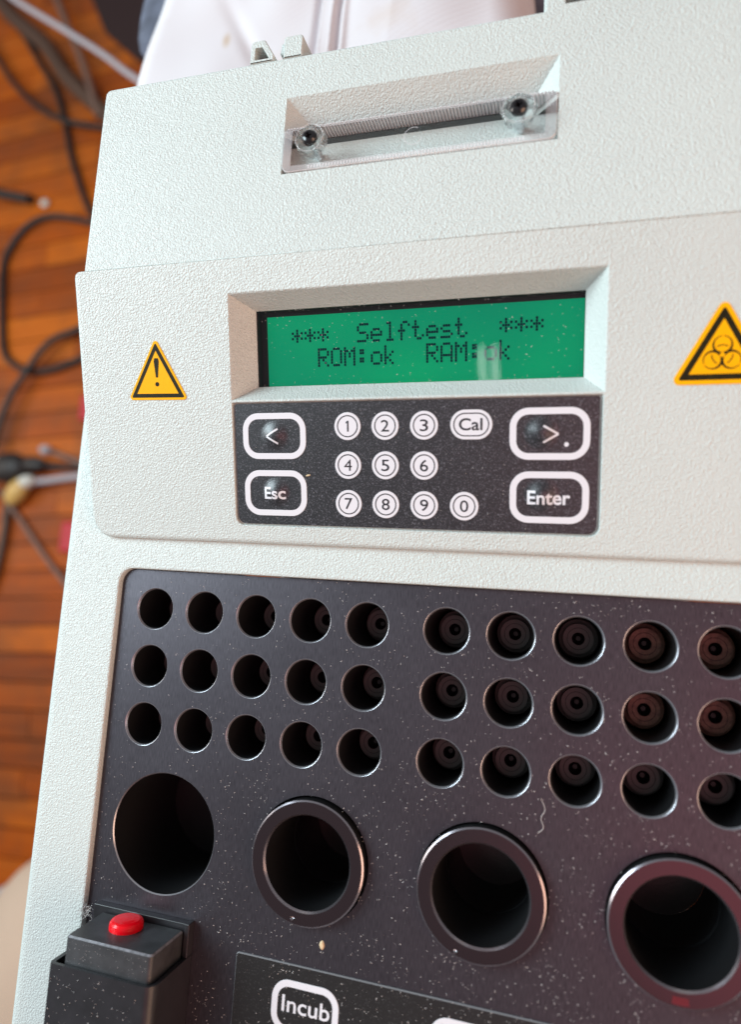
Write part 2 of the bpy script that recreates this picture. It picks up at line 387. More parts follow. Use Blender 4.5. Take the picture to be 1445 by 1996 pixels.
def text(mb, s, x0, x1, v0, v1, z, T=ID, mi=0, bold=0.0):
    """flat lettering fitted to the box x0..x1, v0..v1"""
    c = bpy.data.curves.new('lettering', 'FONT'); c.body = s; c.size = 10; c.resolution_u = 6; c.offset = bold
    o = bpy.data.objects.new('lettering', c)
    me = bpy.data.meshes.new_from_object(o)
    if T not in (PANEL, ID):
        b = bmesh.new(); b.from_mesh(me); bmesh.ops.triangulate(b, faces=b.faces[:]); bmesh.ops.subdivide_edges(b, edges=b.edges[:], cuts=3, use_grid_fill=True); bmesh.ops.triangulate(b, faces=b.faces[:]); b.to_mesh(me); b.free()
    vs = [v.co.copy() for v in me.vertices]; fs = [tuple(p.vertices) for p in me.polygons]
    ax, bx = min(v.x for v in vs), max(v.x for v in vs); ay, by = min(v.y for v in vs), max(v.y for v in vs)
    mb.add([T(x0+(v.x-ax)/(bx-ax)*(x1-x0), v0+(v.y-ay)/(by-ay)*(v1-v0), z) for v in vs], fs, mi)
    bpy.data.objects.remove(o); bpy.data.curves.remove(c); bpy.data.meshes.remove(me)
def tube(mb, pts, r, n=10, mi=0, sub=8):
    """smooth round cable through pts"""
    P = [Vector(p) for p in pts]; Q = []
    E = [P[0]*2-P[1]]+P+[P[-1]*2-P[-2]]
    for i in range(1, len(E)-2):
        for j in range(sub):
            t = j/sub; a, b, c, d = E[i-1:i+3]
            Q.append(0.5*((2*b)+(c-a)*t+(2*a-5*b+4*c-d)*t*t+(3*b-a-3*c+d)*t**3))
    Q.append(P[-1]); v = []; fs = []
    for i, q in enumerate(Q):
        d = (Q[min(i+1, len(Q)-1)]-Q[max(i-1, 0)]).normalized()
        s = d.cross(Vector((0, 0, 1)));  s = s.normalized() if s.length > 1e-4 else Vector((1, 0, 0)); u = s.cross(d)
        for k in range(n):
            a = 2*pi*k/n; v.append(tuple(q+s*cos(a)*r+u*sin(a)*r))
    for i in range(len(Q)-1):
        for k in range(n):
            l = (k+1) % n; fs.append((i*n+k, i*n+l, (i+1)*n+l, (i+1)*n+k))
    fs.append(tuple(range(n))); fs.append(tuple(range(len(v)-1, len(v)-n-1, -1)))
    mb.add(v, fs, mi, True)

# ------------------------------------------------------------------ the setting: plank floor
FZ = -600.0
mb = MB(); box(mb, -3000, -3000, FZ-40, 3000, 3000, FZ-13); floor = mb.build('floor', SUBFLOOR, kind='structure')
fa = radians(4.0)
PL, PW = 420.0, 36.0
pm = MB(); box(pm, -PL/2+0.5, -PW/2+0.9, -12, PL/2-0.5, PW/2-0.9, 0)
pme = pm.mesh('plank', [WOOD], (0, 0, 0))
cnt = 0
for r in range(-21, 39):
    off = random.choice((0, 140, 280, 210, 70))
    for c in range(-3, 2):
        if cnt >= 296: break
        x = c*PL+off-80; y = r*PW
        o = bpy.data.objects.new('plank', pme); COL.objects.link(o); o.parent = floor
        X = x*cos(fa)-y*sin(fa)*0; Y = y/cos(fa)*1.0+x*sin(fa)
        o.location = (X*S, (Y+38)*S, (FZ+random.uniform(-0.4, 0.4))*S); o.rotation_euler = (0, 0, fa); cnt += 1

# ------------------------------------------------------------------ the instrument
inst = empty('laboratory_analyzer', (62, 0, -95), 'cream laboratory analyzer with green display, keypads and black well plate, standing on white cloth', 'analyzer')

# lower housing
HT = 1.45
body = [(-27.5, -130), (151.7, -130), (151.7, 79), (-27.5, 79)]
BL = rpoly(body, [6, 6, 3, 3], 6)
open_ = rrect(-9.9, -140+20, 134.4, 9.3, [0.01, 0.01, 3.6, 3.6][2], 8)
mb = MB()
prof = [(3.0, HT)]+[(3.0-3.0*sin(a), HT-3.2*(1-cos(a))) for a in [radians(t) for t in (15, 30, 45, 60, 75, 90)]]+[(-1.0, -40), (0.5, -92), (3.0, -94)]
face(mb, offset(BL, 3.0), [offset(open_, -0.5)], HT)
profile(mb, BL, prof)
ring(mb, offset(open_, -0.5), HT, offset(open_, -0.15), HT-0.1, inward=True, smooth=True)
ring(mb, offset(open_, -0.15), HT-0.1, open_, HT-0.45, inward=True, smooth=True)
ring(mb, open_, HT-0.45, open_, -3.0, inward=True)
housing = mb.build('housing', SHELL, inst)

# sloping control panel
px0, px1, vt = -18.2, 142.8, 63.0
outl = rpoly([(px0+0.25, -0.2), (px1, -0.2), (px1, vt), (px0, vt)], [5.6, 5.6, 1.6, 1.6], 8)
bez = [(22.05, 32.35), (101.1, 32.35), (101.1, 55.3), (22.05, 55.3)]
win = [(25.7, 35.4), (97.35, 35.4), (97.35, 52.3), (25.7, 52.3)]
kp = rpoly([(21.95, 4.1), (101.0, 4.1), (101.0, 31.75), (21.95, 31.75)], [2.0, 2.0, 0.3, 0.3], 5)
mb = MB()
eb = 1.15
bez_o = offset(bez, -0.25)
def over(x, v, wz): return PANEL(x, v, wz)
def edge_loop(t):
    out = []
    for (ax, av), (bx, bv) in zip(outl, offset(outl, eb*(1-sin(t)))):
        f = 1.0 if av < vt-2 else 0.25
        out.append((ax+(bx-ax)*(1.0 if av < vt-0.8 else f), av+(bv-av)*f, -eb*(1-cos(t))*f))
    return out
def pring(t0, t1):
    l0, l1 = edge_loop(t0), edge_loop(t1); n = len(l0)
    mb.add([PANEL(*p) for p in l0]+[PANEL(*p) for p in l1], [((i+1) % n, i, n+i, n+(i+1) % n) for i in range(n)], 0, True)
face(mb, [(p[0], p[1]) for p in edge_loop(0)], [bez_o, offset(kp, -0.15)], 0, PANEL)
for t0, t1 in ((0, 22), (22, 45), (45, 68), (68, 90)): pring(radians(t0), radians(t1))
# skirt down to the housing (vertical)
low = [PANEL(*p) for p in edge_loop(pi/2)]; n = len(low)
mb.add(low+[(x, y, 1.2) for x, y, z in low], [((i+1) % n, i, n+i, n+(i+1) % n) for i in range(n)])
# bezel slopes around the display
ring(mb, bez_o, 0, bez, -0.2, PANEL, inward=True, smooth=False)
ring(mb, bez, -0.2, win, -6.0, PANEL, inward=True)
ring(mb, win, -6.0, win, -6.35, PANEL, inward=True)
ring(mb, offset(kp, -0.15), 0, kp, -0.15, PANEL, inward=True)
ring(mb, kp, -0.15, kp, -0.9, PANEL, inward=True)
face(mb, kp, [], -0.85, PANEL)
panel = mb.build('control_panel', SHELL, inst, origin=PANEL(0, 0, 0))

# rear cover with grip pocket and hinge tabs
mb = MB()
zt = 19.72; yr = 123.75; yc = 77.15
cov = rpoly([(-15.4, yc), (140.0, yc), (140.0, 131), (87.9, 131), (87.9, yr), (-15.4, yr)], [0.3, 0.3, 2, 0.6, 0.05, 1.6], 5)
pock = [(33.3, 95.5), (91.35, 95.5), (91.35, 113.6), (33.3, 113.6)]
notch = [(92.0, 124.4), (97.3, 124.4), (97.3, 128.6), (92.0, 128.6)]
def cov_loop(d): return [(b_[0], b_[1] if a_[1] > yc+2 else a_[1]+(b_[1]-a_[1])*0.2) for a_, b_ in zip(cov, offset(cov, d))]
face(mb, cov_loop(0.7), [pock, notch], zt)
for t0, t1 in ((0, 30), (30, 60), (60, 90)):
    a, b = radians(t0), radians(t1)
    ring(mb, cov_loop(0.7*(1-sin(a))), zt-0.7*(1-cos(a)), cov_loop(0.7*(1-sin(b))), zt-0.7*(1-cos(b)), smooth=True)
ring(mb, cov, zt-0.7, offset(cov, -0.2), -93)
ring(mb, notch, zt, notch, zt-9, inward=True)
# pocket: shelf under the acrylic, then a groove with sloping sides
zs = 15.6; ys = 104.3
def q(*p): mb.add(p, [(0, 1, 2, 3)])
q((33.3, 95.5, zs), (91.35, 95.5, zs), (91.35, ys, zs), (33.3, ys, zs))
q((33.3, 95.5, zt), (91.35, 95.5, zt), (91.35, 95.5, zs), (33.3, 95.5, zs))
q((33.3, ys, zt), (33.3, 95.5, zt), (33.3, 95.5, zs), (33.3, ys, zs))
q((91.35, 95.5, zt), (91.35, ys, zt), (91.35, ys, zs), (91.35, 95.5, zs))
zd = 12.0; k = zt-zd
ix0, ix1, iy = 33.3+1.0*k, 91.35-1.03*k, 113.6-1.027*k
zm = 13.9; km = (zt-zm)/(zt-zd); mx0, mx1, my = 33.3+(ix0-33.3)*km, 91.35+(ix1-91.35)*km, 113.6+(iy-113.6)*km
mb.add([(33.3, 113.6, zt), (mx0, my, zm), (mx1, my, zm), (91.35, 113.6, zt)], [(0, 1, 2, 3)])
# cheeks as two planes that slope inward
mb.add([(33.3, 113.6, zt), (33.3, ys, zt), (ix0, ys, zd), (ix0, iy, zd)], [(0, 1, 2, 3)])
mb.add([(91.35, 113.6, zt), (91.35, ys, zt), (ix1, ys, zd), (ix1, iy, zd)], [(3, 2, 1, 0)])
cover = mb.build('rear_cover', SHELL, inst, origin=(0, 77, 0))
# slot the grip opens into, its deep shade painted black
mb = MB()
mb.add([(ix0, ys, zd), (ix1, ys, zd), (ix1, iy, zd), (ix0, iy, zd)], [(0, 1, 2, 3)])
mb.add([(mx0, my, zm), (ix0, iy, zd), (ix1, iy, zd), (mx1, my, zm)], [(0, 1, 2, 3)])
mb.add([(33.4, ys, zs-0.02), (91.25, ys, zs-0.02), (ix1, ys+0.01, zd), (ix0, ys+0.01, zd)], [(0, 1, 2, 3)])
mb.build('grip_slot', SLOTSHADE, inst, origin=(62, 108, zd))

# hinge lugs on the rear edge
mb = MB()
outer = rpoly([(23.1, 123.8), (29.0, 123.8), (29.0, 125.2), (26.4, 129.5), (23.1, 129.5)], [0.05, 0.05, 0.3, 0.9, 0.9], 4)
hole = [(24.2, 124.5), (27.9, 124.5), (25.9, 127.6), (24.2, 127.6)]
prism(mb, outer, [hole], zt-0.15, -2, 0.25)
mb.build('hinge_lug', SHELL, inst, origin=(25, 126, zt), label='hollow hinge lug with a thin rounded wall')
mb = MB()
prism(mb, rpoly([(31.3, 123.8), (35.9, 123.8), (35.9, 129.2), (31.3, 129.2)], [0.05, 0.05, 1.1, 0.5], 5), [], zt-0.15, -2, 0.25)
prism(mb, rpoly([(29.9, 126.0), (31.28, 125.6), (31.28, 128.9), (30.2, 128.5)], 0.3, 3), [], zt-1.2, 4, 0.25)
mb.build('hinge_lug', SHELL, inst, origin=(34, 126, zt), label='solid square hinge lug')

# clear grip plate with knurled edges
grip = MB()
ax0, ax1, ay0, ay1, az0, az1 = 33.5, 91.15, 95.75, 106.0, 15.75, 19.95
nr = 82
top = []; 
xs0, xs1 = ax0+0.6, ax1-0.6
for i in range(nr*6+1):
    t = i/(nr*6); x = xs1+(xs0-xs1)*t; top.append((x, ay1-0.50+0.48*abs(sin(pi*nr*t))))
bot = []
for i in range(nr*4+1):
    t = i/(nr*4); x = (ax0+2.2)+(ax1-ax0-4.4)*t; f = 0.16 if 0.17 < t < 0.83 else 0.0
    bot.append((x, ay0+f*(1-abs(sin(pi*nr*t)))))
lc = [(ax0+1.6*(1-cos(a)), ay0+1.6*(1-sin(a))) for a in [radians(t) for t in (0, 20, 40, 60, 80)]]
rc_ = [(ax1-1.6*(1-sin(a)), ay0+1.6*(1-cos(a))) for a in [radians(t) for t in (10, 30, 50, 70, 90)]]
gl = lc+bot+rc_+[(ax1, ay1-0.5)]+top+[(ax0, ay1-0.5)]
prism(grip, gl, [], az1, az0, 0.12, bottom=False, mi_side=1)
_g = MB(); face(_g, gl, [], az0); grip.add(_g.v, [f[::-1] for f in _g.f], 0)
gp = grip.build('acrylic_grip', [ACRYLTOP, ACRYL], inst, origin=(62, 101, az0), label='clear acrylic grip plate with knurled edges')
EDGE = bpy.data.materials.new('acrylic_cut_edge'); EDGE.use_nodes = True
_nt = EDGE.node_tree; _o = [n for n in _nt.nodes if n.type == 'OUTPUT_MATERIAL'][0]; _p = _nt.nodes['Principled BSDF']
_p.inputs['Base Color'].default_value = (0.88, 0.86, 0.87, 1); _p.inputs['Roughness'].default_value = 0.12; _p.inputs['Specular IOR Level'].default_value = 0.9
_t = _nt.nodes.new('ShaderNodeBsdfTransparent'); _m = _nt.nodes.new('ShaderNodeMixShader'); _m.inputs[0].default_value = 0.72
_nt.links.new(_t.outputs[0], _m.inputs[1]); _nt.links.new(_p.outputs[0], _m.inputs[2]); _nt.links.new(_m.outputs[0], _o.inputs[0])
gp.data.materials[1] = EDGE
g_ = MB(); h_ = MB()
for i in range(nr):
    xm = xs1+(xs0-xs1)*(i/nr); xr_ = xs1+(xs0-xs1)*((i+0.5)/nr)
    box(g_, xm-0.055, ay1-0.56, az0+0.05, xm+0.055, ay1-0.47, az1-0.10)
    box(h_, xr_-0.19, ay1-0.30, az0+0.05, xr_+0.19, ay1-0.12, az1-0.05)
g_.build('knurl_groove_shade', DARKPRINT, gp, origin=(62, ay1, az0), kind='stuff')  # dark bars painting the dark look of the clear grooves
h_.build('knurl_ridge_glints', mat('ridge_glint', (0.92, 0.90, 0.92), rough=0.15, spec=0.9), gp, origin=(62, ay1, az0), kind='stuff')  # pale bars painting the bright glints of the clear ribs
WASH = ACRYLTOP.copy(); WASH.name = 'clear_washer'
[n for n in WASH.node_tree.nodes if n.type == 'MIX_SHADER'][0].inputs[0].default_value = 0.6
# polished bevel round both ends and the front of the grip, and the round moulding mark
e_ = MB()
bo = rpoly([(ax0+0.12, ay0+0.12), (ax1-0.12, ay0+0.12), (ax1-0.12, ay1-0.6), (ax0+0.12, ay1-0.6)], [1.5, 1.5, 0.1, 0.1], 6)
bi = rpoly([(ax0+1.9, ay0+1.15), (ax1-2.1, ay0+1.15), (ax1-2.1, ay1-0.7), (ax0+1.9, ay1-0.7)], [0.5, 0.5, 0.1, 0.1], 6)
ring(e_, bo, az1+0.015, bi, az1+0.05); ring(e_, bi, az1+0.05, offset(bi, 0.12), az1+0.015)
EDGE2 = EDGE.copy(); EDGE2.name = 'polished_bevel'; [n for n in EDGE2.node_tree.nodes if n.type == 'MIX_SHADER'][0].inputs[0].default_value = 0.28
e_.build('polished_bevel', EDGE2, gp, origin=(62, 101, az1))
e_ = MB(); arc(e_, 62.6, 100.2, 1.9, 0.10, 60, 345, az1+0.03, n=40); e_.build('mould_mark', EDGE, gp, origin=(62.6, 100.2, az1))
e_ = MB()
for i in range(8, 76):
    xm = xs0+(xs1-xs0)*((i+0.5)/84); box(e_, xm-0.14, ay0+0.25, az1+0.02, xm+0.14, ay0+0.9, az1+0.09)
e_.build('front_knurl_ridges', EDGE, gp, origin=(62, ay0, az1), kind='stuff')
def screw_set(x, y, lab):
    b = MB(); prof = [(2.1, 22.5), (2.9, 22.45), (3.3, 22.1), (3.45, 21.6), (3.35, 21.0), (3.05, 20.4), (3.0, 19.98)]
    n = 60; loops = []
    for r_, z_ in prof:
        k = 0.055 if r_ > 2.5 else 0
        l_ = [(x+r_*(1+k*cos(8*2*pi*i/n))*cos(2*pi*i/n), y+r_*(1+k*cos(8*2*pi*i/n))*sin(2*pi*i/n)) for i in range(n)]
        loops.append((l_, z_))
    for (l0, z0), (l1, z1) in zip(loops, loops[1:]): ring(b, l0, z0, l1, z1, smooth=True)
    ring(b, loops[0][0], 22.5, circle(x, y, 1.95, n), 22.0, inward=True, smooth=True)
    ring(b, circle(x, y, 1.95, n), 22.0, circle(x, y, 1.2, n), 20.6, inward=True, smooth=True)
    ring(b, circle(x, y, 1.2, n), 20.6, circle(x, y, 1.15, n), 19.98, inward=True, smooth=True)
    rr_ = MB(); lathe(rr_, x, y, [(2.95, 22.52), (3.08, 22.58), (3.2, 22.50)], 48); rr_.build('washer_rim', EDGE2, gp, origin=(x, y, 22.5))
    b.build('washer', WASH, gp, origin=(x, y, 20.2), label=lab)
    s = MB(); lathe(s, x, y, [(0.75, 23.25), (1.25, 23.12), (1.62, 22.75), (1.72, 22.3), (1.55, 21.7), (0.9, 21.2)], 32)
    cr = []
    for k_ in range(4):
        a = radians(20)+k_*pi/2
        for da, rr in ((-0.22, 1.0), (0.22, 1.0), (pi/4, 0.30)):
            cr.append((x+rr*cos(a+da), y+rr*sin(a+da)))
    face(s, circle(x, y, 1.25, 32), [cr], 23.13); ring(s, cr, 23.13, [(x+(p[0]-x)*0.6, y+(p[1]-y)*0.6) for p in cr], 22.2, inward=True)
    face(s, [(x+(p[0]-x)*0.6, y+(p[1]-y)*0.6) for p in cr], [], 22.2)
    s.build('screw', SCREWM, gp, origin=(x, y, 20.4))
    t = MB(); lathe(t, x, y, [(0, 21.5), (0.85, 21.45), (0.85, 15.8)], 20); t.build('screw_shank', STEEL, gp, origin=(x, y, 18))
screw_set(40.6, 101.2, 'left clear scalloped washer'); screw_set(84.0, 101.3, 'right clear scalloped washer')

# ------------------------------------------------------------------ display
disp = MB()
for l, z0, z1 in ((offset(win, 0.02), -6.3, -8.6),): ring(disp, l, z0, l, z1, PANEL, inward=True)
gx0, gx1, gv0, gv1 = 27.3, 97.25, 35.45, 51.2
face(disp, offset(win, -0.4), [], -8.62, PANEL)
DISP = disp.build('display', DARKPRINT, inst, origin=PANEL(61.5, 44, -8.6))
s = MB(); box(s, gx0, gv0, -8.6, gx1, gv1, -8.4, PANEL); s.build('screen', LCD, DISP, origin=PANEL(61.5, 44, -8.5))
s = MB(); box(s, 25.75, 35.45, -6.34, 97.3, 52.25, -6.05, PANEL); s.build('glass', PANE, DISP, origin=PANEL(61.5, 44, -6.1))
F57 = {'*': '00000 00100 10101 01110 10101 00100 00000', 'S': '01111 10000 10000 01110 00001 00001 11110', 'e': '00000 00000 01110 10001 11111 10000 01110',
'l': '01100 00100 00100 00100 00100 00100 01110', 'f': '00110 01001 01000 11100 01000 01000 01000', 't': '01000 01000 11100 01000 01000 01001 00110',
's': '00000 00000 01110 10000 01110 00001 11110', 'R': '11110 10001 10001 11110 10100 10010 10001', 'O': '01110 10001 10001 10001 10001 10001 01110',
'M': '10001 11011 10101 10101 10001 10001 10001', ':': '00000 01100 01100 00000 01100 01100 00000', 'o': '00000 00000 01110 10001 10001 10001 01110',
'k': '10000 10000 10010 10100 11000 10100 10010', 'A': '01110 10001 10001 10001 11111 10001 10001'}
for line, c0, v0 in (('***  Selftest  ***', 0, 48.75), ('ROM:ok  RAM:ok', 2, 43.75)):
    for i, ch in enumerate(line):
        if ch == ' ': continue
        s = MB(); X = 33.35+(c0+i)*3.13
        for r_, row in enumerate(F57[ch].split()):
            for c_, b_ in enumerate(row):
                if b_ == '1':
                    x = X+c_*0.545; v = v0-r_*0.60
                    s.add([PANEL(x, v-0.53, -8.36), PANEL(x+0.48, v-0.53, -8.36), PANEL(x+0.48, v, -8.36), PANEL(x, v, -8.36)], [(0, 1, 2, 3)])
        s.build('character', LCDINK, DISP, origin=PANEL(X, v0, -8.36), label='display character '+{'*': 'asterisk', ':': 'colon'}.get(ch, ch))

# ------------------------------------------------------------------ keypad
s = MB(); kb = rpoly([(22.3, 4.45), (100.5, 4.45), (100.5, 31.5), (22.3, 31.5)], [1.8, 1.8, 0.5, 0.8], 5)
prism(s, kb, [], -0.35, -0.8, 0.08, PANEL)
KP = s.build('keypad', KEYSHEET, inst, origin=PANEL(61.5, 18, -0.4))
KW = -0.35
def dome(mb, x, v, r, h, T, base, mi):
    prof = [(0, base+h)]+[(r*t, base+h*(0.5+0.5*cos(pi*t))) for t in (0.15, 0.3, 0.45, 0.6, 0.75, 0.9, 1.0)]
    lathe(mb, x, v, prof, 32, T, mi)
def big_key(x0, x1, v0, v1, lab, dx, dv, draw):
    k_ = MB(); o_ = rrect(x0, v0, x1, v1, 3.7, 8); i_ = offset(o_, 1.32)
    prism(k_, o_, [i_], KW+0.10, KW, 0.03, PANEL, 1, bottom=False)
    dome(k_, dx, dv, 3.6, 0.8, PANEL, KW+0.01, 0)
    draw(k_)
    k_.build('key', [KEYSHEET, WHITEPRINT], KP, origin=PANEL((x0+x1)/2, (v0+v1)/2, KW), label=lab)
def zdome(x, v, dx, dv):
    t = sqrt((x-dx)**2+(v-dv)**2)/3.6
    return KW+0.09+(0.8*(0.5+0.5*cos(pi*t)) if t < 1 else 0)
def over_dome(dx, dv): return lambda x, v, z: PANEL(x, v, zdome(x, v, dx, dv)+z)
def chev(sx, x0, x1, v0, v1, T):
    def f(k_):
        vm = (v0+v1)/2
        a, b = (x1, x0) if sx < 0 else (x0, x1)
        bar2(k_, (a, v1), (b, vm), 0.42, T); bar2(k_, (b, vm), (a, v0), 0.42, T)
    return f
def bar2(k_, p, q_, wd, T, n=6):
    p = Vector(p); q_ = Vector(q_)
    for i in range(n): bar(k_, tuple(p.lerp(q_, i/n)), tuple(p.lerp(q_, (i+1)/n)), wd, 0, T, 1)
T1 = over_dome(32.0, 24.4); big_key(24.26, 39.46, 19.17, 29.35, 'left arrow key in a white outline', 32.0, 24.4, chev(-1, 30.2, 32.95, 22.6, 25.85, T1))
T2 = over_dome(32.0, 11.8); big_key(24.28, 39.38, 6.46, 16.68, 'Esc key in a white outline', 32.0, 11.8, lambda k_: text(k_, 'Esc', 29.2, 34.4, 10.2, 12.95, 0, T2, 1, 0.22))
T3 = over_dome(89.6, 24.6)
def dr(k_):
    chev(1, 90.0, 92.85, 22.6, 25.9, T3)(k_); face(k_, circle(94.42, 22.2, 0.44, 20), [], KW+0.06, PANEL, 1)
big_key(83.42, 98.86, 19.17, 29.47, 'right arrow key with a small dot in a white outline', 89.6, 24.6, dr)
T4 = over_dome(89.9, 12.2); big_key(83.58, 98.95, 6.47, 16.85, 'Enter key in a white outline', 89.9, 12.2, lambda k_: text(k_, 'Enter', 87.05, 95.4, 10.2, 13.05, 0, T4, 1, 0.22))
xs = (49.13, 57.5, 65.9, 74.34); vs = (26.25, 17.9, 9.55)
def round_key(ch, x, v):
    k_ = MB(); prism(k_, circle(x, v, 2.97, 40), [], KW+0.13, KW, 0.04, PANEL, 0, bottom=False)
    arc(k_, x, v, 2.24, 0.24, 0, 360, KW+0.15, PANEL, 1, 40)
    if ch == '1': face(k_, [(x+a+0.1, v+b) for a, b in ONE], [], KW+0.15, PANEL, 1)
    else: text(k_, ch, x-0.88, x+0.88, v-1.22, v+1.22, KW+0.15, PANEL, 1, 0.0 if ch == '4' else 0.05)
    k_.build('key', [WHITEPRINT, DARKPRINT], KP, origin=PANEL(x, v, KW), label='round white key marked '+ch)
for i, ch in enumerate('123'): round_key(ch, xs[i], vs[0])
for i, ch in enumerate('456'): round_key(ch, xs[i], vs[1])
for i, ch in enumerate('7890'): round_key(ch, xs[i], vs[2])
k_ = MB(); st = rrect(71.42, 23.28, 79.98, 29.3, 2.99, 14)
prism(k_, st, [], KW+0.13, KW, 0.04, PANEL, 0, bottom=False)
a_ = offset(st, 0.62); b_ = offset(st, 0.86); ring(k_, a_, KW+0.15, b_, KW+0.15, PANEL, 1)
text(k_, 'Cal', 73.2, 78.0, 25.1, 27.6, KW+0.15, PANEL, 1, 0.15)
k_.build('key', [WHITEPRINT, DARKPRINT], KP, origin=PANEL(75.7, 26.3, KW), label='oval white key marked Cal')

# ------------------------------------------------------------------ warning stickers
def tri(T_, L_, Rr): return [L_, Rr, T_]
def shrink(pts, d): return offset(pts, d)
s = MB(); t0 = [(-4.95, 32.95), (10.95, 32.7), (2.95, 46.9)]
prism(s, rpoly(t0, 0.7, 5), [], 0.16, 0.02, 0.03, PANEL, 0, bottom=False)
t1 = offset(t0, 0.52); t2 = offset(t0, 1.42)
o_ = rpoly(t1, 0.25, 3); i_ = rpoly(t2, 0.05, 3)
ring(s, o_, 0.175, i_, 0.175, PANEL, 1)
face(s, rpoly([(2.72, 37.9), (3.28, 37.9), (3.68, 41.6), (3.5, 42.3), (2.5, 42.3), (2.32, 41.6)], 0.15, 3), [], 0.18, PANEL, 1)
face(s, circle(2.98, 36.4, 0.52, 20), [], 0.18, PANEL, 1)
s.build('warning_sticker', [YELLOW, STICKBLACK], inst, origin=PANEL(3, 38, 0), label='yellow triangle sticker with an exclamation mark')
s = MB(); t0 = [(112.55, 33.05), (129.95, 33.05), (121.25, 48.6)]
prism(s, rpoly(t0, 1.0, 6), [], 0.16, 0.02, 0.03, PANEL, 0, bottom=False)
ring(s, rpoly(offset(t0, 0.80), 0.3, 3), 0.175, rpoly(offset(t0, 1.88), 0.05, 3), 0.175, PANEL, 1)
cx, cv = 121.2, 38.3; A = (90, 210, 330)
for a in A:
    face(s, circle(cx+1.72*cos(radians(a)), cv+1.72*sin(radians(a)), 1.72, 40), [], 0.178+0.003*A.index(a), PANEL, 1)
for a in A:
    face(s, circle(cx+1.90*cos(radians(a)), cv+1.90*sin(radians(a)), 1.38, 40), [], 0.19+0.001*A.index(a), PANEL, 0)
for a in A:
    # gap at the outer tip, slit at the root
    bar(s, (cx+2.6*cos(radians(a)), cv+2.6*sin(radians(a))), (cx+3.7*cos(radians(a)), cv+3.7*sin(radians(a))), 0.34, 0.194+0.001*A.index(a), PANEL, 0)
    bar(s, (cx+0.2*cos(radians(a)), cv+0.2*sin(radians(a))), (cx+0.9*cos(radians(a)), cv+0.9*sin(radians(a))), 0.16, 0.194+0.001*A.index(a), PANEL, 0)
    arc(s, cx, cv, 1.72, 0.22, a-32, a+32, 0.20, PANEL, 1)
face(s, circle(cx, cv, 0.42, 24), [], 0.205, PANEL, 0)
s.build('warning_sticker', [YELLOW, STICKBLACK], inst, origin=PANEL(121, 38, 0), label='yellow triangle sticker with a biohazard symbol')

# ------------------------------------------------------------------ black work plate
cols = [13.357*i for i in range(5)]+[70.98+13.357*i for i in range(5)]
rows = [-13.446*i for i in range(3)]
wells = [(x, y) for y in rows for x in cols]
BIG = (7.97, -50.31, 13.26); COL3 = [(44.0, -50.3), (80.4, -50.3), (116.5, -50.3)]
plate_o = rrect(-9.75, -119.8, 134.25, 9.15, 3.4, 8)
holes = [circle(x, y, 5.0, 40) for x, y in wells]+[circle(BIG[0], BIG[1], BIG[2], 72)]+[circle(x+0.1, y+0.15, 13.0, 72) for x, y in COL3]
s = MB(); face(s, plate_o, holes, 0.0)
ring(s, plate_o, 0, plate_o, -2.5)
WP = s.build('work_plate', PLATE, inst, origin=(62, -40, 0))
wb = MB()
lathe_in = lambda mb_, prof_, n_, mi_: [ring(mb_, circle(0, 0, r0, n_), z0, circle(0, 0, r1, n_), z1, ID, mi_, True, inward=True) for (r0, z0), (r1, z1) in zip(prof_, prof_[1:])]
lathe_in(wb, [(5.0, 0.0), (4.93, -0.04), (4.70, -0.5)], 40, 1)
lathe_in(wb, [(4.70, -0.5), (4.62, -17.0)], 40, 0)
face(wb, circle(0, 0, 4.62, 40), [], -17.0, ID, 0)
lathe(wb, 0, 0, [(4.1, -13.6), (4.3, -14.0), (4.3, -17)], 40, ID, 2); lathe(wb, 0, 0, [(3.2, -11.2), (3.25, -13.5), (4.1, -13.6)], 40, ID, 2)
face(wb, circle(0, 0, 3.2, 40), [circle(0, 0, 1.35, 24)], -11.2, ID, 2)
lathe_in(wb, [(2.35, -11.19), (2.3, -11.17), (2.25, -11.19)], 40, 0)
lathe_in(wb, [(1.35, -11.2), (1.2, -11.9), (0.5, -13.2)], 24, 0); face(wb, circle(0, 0, 0.5, 24), [], -13.2, ID, 0)
wme = wb.mesh('well', [BORE, CHAMFER, PLUGM], (0, 0, 0))
wme2 = wme.copy(); wme2.materials[2] = WARMLITCAP
for x, y in wells:
    if x > 105 and y > -20: link('well', wme2, WP, (x, y, 0), label='round well with its cap tinted brown for reddish light')
    else: link('well', wme, WP, (x, y, 0))
s = MB()
def rin(mb_, cx_, cy_, prof_, n_, mi_):
    for (r0, z0), (r1, z1) in zip(prof_, prof_[1:]): ring(mb_, circle(cx_, cy_, r0, n_), z0, circle(cx_, cy_, r1, n_), z1, ID, mi_, True, inward=True)
rin(s, BIG[0], BIG[1], [(13.26, 0), (13.02, -0.35)], 72, 1); rin(s, BIG[0], BIG[1], [(13.0, -0.25), (12.9, -26)], 72, 0)
face(s, circle(BIG[0], BIG[1], 12.9, 72), [], -26, ID, 0)
s.build('wide_well', [BORE, CHAMFER, PLUGM], WP, origin=(BIG[0], BIG[1], 0), label='wide open well without a collar')
